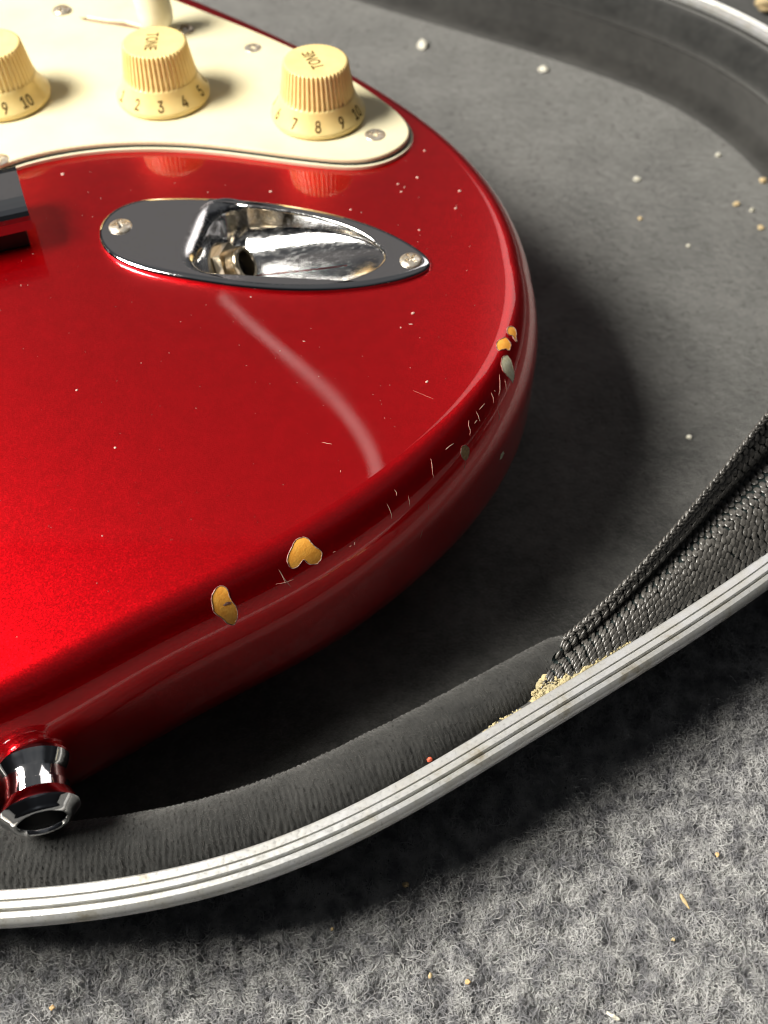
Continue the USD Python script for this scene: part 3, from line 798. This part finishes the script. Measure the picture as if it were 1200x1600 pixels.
obj('bridge_gap_shade', (np.column_stack([corner[0] + ax[0] * uv_[:, 0] - ex_[0] * (uv_[:, 2] + 2), corner[1] + ax[1] * uv_[:, 0] - ex_[1] * (uv_[:, 2] + 2), 5.0 + uv_[:, 1]]), und.faces[:, ::-1]), 'black_hole', guitar)  # black block standing in for the shade under the raised bridge

# ---------------------------------------------------------------- strap button
bax = np.array([0.33, -0.944, 0.0])
b0 = at([(66, 1286)], -18.0)[0] - 13.6 * bax
prof_b = [(6.9, -4.0), (6.9, 0.6), (6.5, 0.8), (6.5, 1.4), (7.1, 1.7), (7.2, 2.3), (6.8, 3.2), (6.1, 4.4), (5.85, 5.2), (5.85, 7.2), (6.2, 7.4), (6.2, 9.0), (6.5, 9.2), (7.5, 11.0), (7.65, 11.5), (7.4, 11.9), (6.2, 12.8), (5.95, 13.15), (5.6, 13.5), (5.15, 13.65), (4.7, 13.55), (4.4, 13.25), (4.25, 12.8), (4.2, 9.0)]
prof_b = [(r_ * 0.9, z_) for r_, z_ in prof_b]
v, f = lathe(prof_b, 72)
sb = obj('strap_button', (frame_to(v, b0, bax, [0, 0, 1]), f), 'chrome', guitar, smooth=28)
v, f = lathe([(3.95, 9.4), (0.02, 9.4)], 40)
obj('button_recess', (frame_to(v, b0, bax, [0, 0, 1]), f), 'black_hole', sb)

# ---------------------------------------------------------------- chips in the lacquer
def patch(px_poly, mat, label, lift=0.05, rim=0.10, rim_mat='chip_rim'):
    c_ = np.asarray(px_poly, float)
    c_ = spline(c_, 56, s=1.0) if len(c_) > 5 else c_
    nz_ = meshkit.fbm(np.column_stack([c_ / 5.0, np.full(len(c_), 3.0)]), 3, 8) - 0.5
    c_ = c_ + normals2(c_) * (nz_ * 3.2)[:, None] if len(c_) > 12 else c_
    poly = sg.Polygon(c_).buffer(0)
    if poly.geom_type != 'Polygon':
        poly = max(poly.geoms, key=lambda g_: g_.area)
    c_ = np.array(poly.exterior.coords)[:-1]
    pts = [tuple(p) for p in c_]
    x0, y0, x1, y1 = poly.bounds
    v, f = trimesh.creation.triangulate_polygon(poly, engine='earcut')
    m = trimesh.Trimesh(np.column_stack([v, np.zeros(len(v))]), f, process=False)
    vv, ff_ = trimesh.remesh.subdivide_to_size(m.vertices, m.faces, 7.0)
    P, N = on_body(vv[:, :2])
    chip = obj('paint_chip', (P + N * lift, ff_ if True else ff_), mat, guitar, smooth=True, label=label)
    P, N = on_body(c_)
    wob_ = rim * (0.7 + 0.8 * meshkit.fbm(P * 2.2, 2, 4))
    obj('chip_edge', tube(P + N * 0.03, wob_, 6, closed=True), rim_mat, chip, smooth=True)
    return chip


def zoom(pts, x0, y0, k):
    return [(x0 + a / k, y0 + b / k) for a, b in pts]


patch(zoom([(640, 75), (690, 90), (715, 122), (755, 150), (758, 190), (720, 232), (680, 228), (655, 200), (625, 238), (590, 255), (560, 225), (562, 180), (582, 140), (605, 95)], 300, 820, 3.75), 'wood', 'heart shaped chip baring orange undercoat')
patch(zoom([(150, 365), (205, 372), (212, 400), (235, 440), (262, 490), (265, 540), (250, 583), (225, 585), (180, 550), (130, 512), (116, 470), (120, 410)], 300, 820, 3.75), 'wood', 'long orange chip near the strap button end')
patch(zoom([(182, 472), (205, 455), (232, 452), (228, 462), (205, 468), (188, 478)], 300, 820, 3.75), 'chip_rim', 'dark flake of lacquer left inside the long chip', lift=0.09, rim=0.03)
patch(zoom([(860, 235), (880, 205), (915, 192), (940, 205), (950, 240), (940, 275), (925, 262), (890, 268), (866, 262)], 560, 480, 4), 'wood', 'round orange chip on the outer edge')
patch(zoom([(930, 140), (955, 122), (982, 140), (988, 180), (988, 218), (972, 200), (955, 178), (932, 165)], 560, 480, 4), 'wood', 'small orange chip above the round one')
patch(zoom([(905, 312), (935, 300), (950, 330), (968, 380), (972, 430), (966, 470), (965, 540), (960, 470), (935, 440), (908, 400), (892, 350)], 560, 480, 4), 'pale_wood', 'pale greenish chip trailing down the edge', rim=0.07)
patch(zoom([(650, 870), (675, 865), (692, 890), (685, 930), (672, 958), (652, 945), (640, 905)], 560, 480, 4), 'brown_wood', 'brown oval chip on the shaded side', rim=0.07)
patch(zoom([(905, 898), (910, 912), (895, 945), (882, 955), (890, 920)], 560, 480, 4), 'pale_wood', 'sliver of a chip low on the side', rim=0.03)

SCR = [zoom(s_, 560, 480, 4) for s_ in [
    [(452, 945), (460, 985), (462, 1030), (470, 1066)], [(310, 1175), (318, 1210), (322, 1245)], [(178, 1228), (195, 1262), (208, 1300), (210, 1325)],
    [(225, 1140), (238, 1158), (236, 1178)], [(690, 705), (688, 740), (700, 770), (696, 802)], [(735, 650), (750, 680), (760, 716)], [(830, 535), (842, 565), (846, 600)],
    [(880, 420), (885, 470), (884, 520), (876, 556)], [(915, 450), (922, 490), (926, 528)], [(545, 890), (570, 868), (598, 850)], [(725, 728), (742, 705)], [(755, 640), (790, 602)], [(870, 640), (882, 680), (876, 716)],
    [(440, 1230), (438, 1265)], [(400, 1395), (385, 1445)], [(668, 968), (662, 1010)], [(850, 520), (857, 528)], [(340, 520), (400, 545), (470, 575)]]]
SCR += [zoom(s_, 300, 820, 3.75) for s_ in [[(508, 262), (540, 315), (578, 362)], [(520, 278), (552, 350)], [(488, 348), (540, 340), (597, 320)], [(922, 130), (935, 120)], [(950, 120), (955, 100)], [(825, 162), (842, 155)]]]
SCR += [[(503, 691), (512, 693), (519, 694)]]
tubes = []
for si_, s_ in enumerate(SCR):
    p_ = np.asarray(s_, float)
    t_ = np.linspace(0, len(p_) - 1, 4 * len(p_))
    p_ = np.stack([np.interp(t_, np.arange(len(p_)), p_[:, c_]) for c_ in (0, 1)], 1)
    P, N = on_body(p_)
    q_ = np.linspace(0, 1, len(P))
    tubes.append(tube(P + N * 0.015, 0.010 + (0.006 if si_ in (17,) else 0.050) * np.sin(np.pi * q_) ** 0.6, 5))
obj('scratches', join(tubes), 'scratch', guitar, smooth=True, kind='stuff', label='hairline cracks and scratches in the lacquer')

# ================================================================ carpet pile
rim_poly = sg.Polygon(RIM + NR * 8.0)
reg = np.array([at([p], CARPET_Z)[0, :2] for p in [(-60, 1660), (1260, 1660), (1270, 840), (600, 1150), (-60, 1330)]])
regp = sg.Polygon(reg).difference(sg.Polygon(RIM + NR * -10.0))
x0, y0, x1, y1 = regp.bounds
cand = rng.uniform([x0, y0], [x1, y1], (330000, 2))
cand = cand[shapely.contains_xy(regp, cand[:, 0], cand[:, 1])]
nfib = min(len(cand), 120000)
cand = cand[:nfib]
K = 18
q = np.linspace(0, 1, K)[None, :, None]
big = meshkit.fbm(np.column_stack([cand / 5.0, np.zeros(nfib)]), 3, 11)
loose = rng.uniform(size=nfib) < 0.11
rad_ = np.where(loose, rng.uniform(0.5, 1.7, nfib), rng.uniform(0.2, 0.7, nfib))
arc = np.where(loose, rng.uniform(3.0, 7.0, nfib), rng.uniform(4.0, 10.0, nfib))
ph = rng.uniform(0, 2 * np.pi, nfib)
e1 = rng.normal(size=(nfib, 3)); e1[:, 2] *= 0.8; e1 /= np.linalg.norm(e1, axis=1, keepdims=True)
e2 = np.cross(e1, rng.normal(size=(nfib, 3))); e2 /= np.linalg.norm(e2, axis=1, keepdims=True)
th = ph[:, None] + arc[:, None] * q[..., 0]
drift = rng.normal(0, 0.8, (nfib, 3)) * [1, 1, 0.4]
wig = np.stack([np.sin(2 * np.pi * (rng.uniform(0.5, 1.4, nfib)[:, None] * q[..., 0]) + rng.uniform(0, 6, (nfib, 1))) for _ in range(3)], -1) * 0.2
cz = CARPET_Z + 0.4 + 4.6 * np.clip(0.15 + 1.1 * (big - 0.25), 0, 1.1) * rng.uniform(0.15, 1.0, nfib) ** 0.6
cz = np.where(loose, cz + 0.9, cz)
cen = np.column_stack([cand, cz])
pts = cen[:, None] + rad_[:, None, None] * (np.cos(th)[..., None] * e1[:, None] + np.sin(th)[..., None] * e2[:, None]) + drift[:, None] * (q - 0.5) + wig
pts[..., 2] = np.maximum(pts[..., 2], CARPET_Z + 0.02)
wid = rng.uniform(0.08, 0.16, nfib)
curves('carpet_pile', pts[~loose], wid[~loose], 'fibre', kind='stuff', label='grey felted fibres of the carpet')
curves('carpet_loop', pts[loose], wid[loose] * 0.7, 'loop', kind='stuff', label='loose pale loops of fibre standing over the carpet')

# ================================================================ crumbs and dust
def crumb(px, z, size, mat, label, shape=(1, 0.8, 0.6), rot=0.0, name='crumb', cat='crumb'):
    m = trimesh.creation.icosphere(2, 1.0)
    seed = int(abs(px[0] * 7 + px[1])) % 1000
    vv = m.vertices * (0.35 + 1.3 * meshkit.fbm(m.vertices * 1.1 + seed, 2, seed)[:, None]) * np.array(shape) * size
    c_ = at([px], z)[0]
    vv = frame_to(vv, c_ + [0, 0, size * shape[2] * 0.5], [0, 0, 1], [math.cos(rot), math.sin(rot), 0])
    obj(name, (vv, m.faces), mat, smooth=40, label=label, cat=cat)


FZ = FLOOR_Z - 0.2
for px, s_, m_, l_, rt_ in [
    ((661, 72), 2.7, 'crumb_white', 'largest pale crumb on the case lining, just beyond the guitar edge', 1.6),
    ((849, 110), 2.1, 'crumb_white', 'pale crumb on the dark far wall foot of the case lining', 0.8),
    ((995, 281), 1.3, 'crumb_white', 'pale crumb alone in the middle of the lit lining floor', 0.2),
    ((1151, 320), 1.3, 'crumb_tan', 'tan crumb near the right edge of the lit lining, upper of a close pair', 0.5),
    ((1174, 329), 1.0, 'crumb_white', 'pale crumb touching close to the tan crumb on the lit lining', 0.9),
    ((1188, 357), 1.2, 'crumb_tan', 'tan crumb at the right picture edge below the close pair', 1.2),
    ((1000, 342), 0.9, 'crumb_tan', 'small dull crumb below the lone pale one on the lit lining', 1.2),
    ((1075, 385), 0.8, 'crumb_white', 'faint small crumb on the lining left of the picture edge', 0.2),
    ((1122, 243), 1.2, 'crumb_white', 'crumb lying along the foot of the far case wall', 0.2),
    ((1192, 284), 1.6, 'crumb_tan', 'tan crumb at the far wall foot by the right picture edge', 0.2),
    ((1077, 684), 0.9, 'crumb_white', 'pale flake on the shaded lining left of the woven strap', 0.2)]:
    crumb(px, FZ, s_ * 0.85, m_, l_, rot=rt_)
CZ = CARPET_Z + 4.2
for px, s_, m_, l_, sh, rt_ in [
    ((82, 1575), 0.55, 'crumb_orange', 'orange grain in the carpet at the lower left corner', (1, .9, .8), 0),
    ((634, 1383), 0.75, 'crumb_tan', 'pale tan grain in the carpet just below the case rim', (1, .9, .8), 0),
    ((519, 1452), 0.55, 'crumb_tan', 'tan grain in the carpet at the middle, lower left of the pale one', (1, .6, .8), 1),
    ((672, 1525), 0.65, 'crumb_tan', 'yellowish grain beside the orange grain in the carpet', (1, .8, .8), 1),
    ((731, 1535), 0.60, 'crumb_orange', 'orange grain in the carpet right of the yellowish grain', (1, .9, .8), 0),
    ((1068, 1407), 0.95, 'crumb_tan', 'long brown husk lying in the carpet at right', (1.8, .5, .5), -1.1),
    ((1121, 1336), 0.55, 'crumb_orange', 'orange grain in the carpet above the brown husk', (1, .8, .8), 1.3),
    ((1052, 1468), 0.45, 'crumb_tan', 'tiny yellow grain in the carpet below the brown husk', (1, .8, .8), .3),
    ((958, 1588), 0.85, 'crumb_white', 'white scrap in the carpet at the bottom edge', (1.5, .6, .5), -.6)]:
    crumb(px, CZ, s_ * 0.82, m_, l_, sh, rt_)
crumb((671, 1187), RIM_Z - 3.5, 0.55, 'crumb_red', 'red speck on the padded roll beside the rim', (1, .8, .8), 0)
crumb((1198, 12), CARPET_Z + 3, 3.4, 'crumb_tan', 'tan crumb on the carpet beyond the far rim at the top corner', (1.6, .8, .8), 0)
# dust and lint on the lacquer
tiny = trimesh.creation.icosphere(0, 1.0)
DV, DF = [], []
spots = [(98, 273, .5), (663, 236, .35), (652, 278, .4), (622, 288, .3), (632, 293, .25), (718, 299, .4), (712, 326, .38), (645, 490, .4), (642, 507, .25), (735, 596, .3), (680, 648, .35), (667, 597, .35), (120, 610, .3), (180, 700, .3), (587, 258, .35), (423, 300, .4), (548, 328, .3), (627, 300, .3), (655, 360, .3)]
for i in range(240):
    cx_, cy_ = rng.uniform(0, 830), rng.uniform(250, 1000)
    spots.append((cx_, cy_, rng.uniform(0.04, 0.11) if rng.uniform() < 0.93 else rng.uniform(0.12, 0.2)))
plate_area = sg.Polygon(plate_px + plate_px2).buffer(4)
for (cx_, cy_, r_) in spots:
    p = at([(cx_, cy_)], 0)[0]
    pt = sg.Point(p[0], p[1])
    if not sg.Polygon(OUT - NB * 13).contains(pt) or PGP.buffer(1).contains(pt) or sg.Polygon(PLATE).buffer(1).contains(pt):
        continue
    a = rng.uniform(0, 6.28); e = rng.uniform(0.5, 2.2) if r_ < 0.3 else rng.uniform(0.8, 1.3)
    V = tiny.vertices * [r_ * e, r_ / max(e, .7), r_ * 0.5]
    V = np.column_stack([V[:, 0] * math.cos(a) - V[:, 1] * math.sin(a), V[:, 0] * math.sin(a) + V[:, 1] * math.cos(a), V[:, 2]])
    DF.append(tiny.faces + len(DV) * len(tiny.vertices)); DV.append(V + p + [0, 0, r_ * 0.3])
obj('dust', (np.vstack(DV), np.vstack(DF)), 'dust', smooth=False, kind='stuff', label='specks of pale dust on the red lacquer')
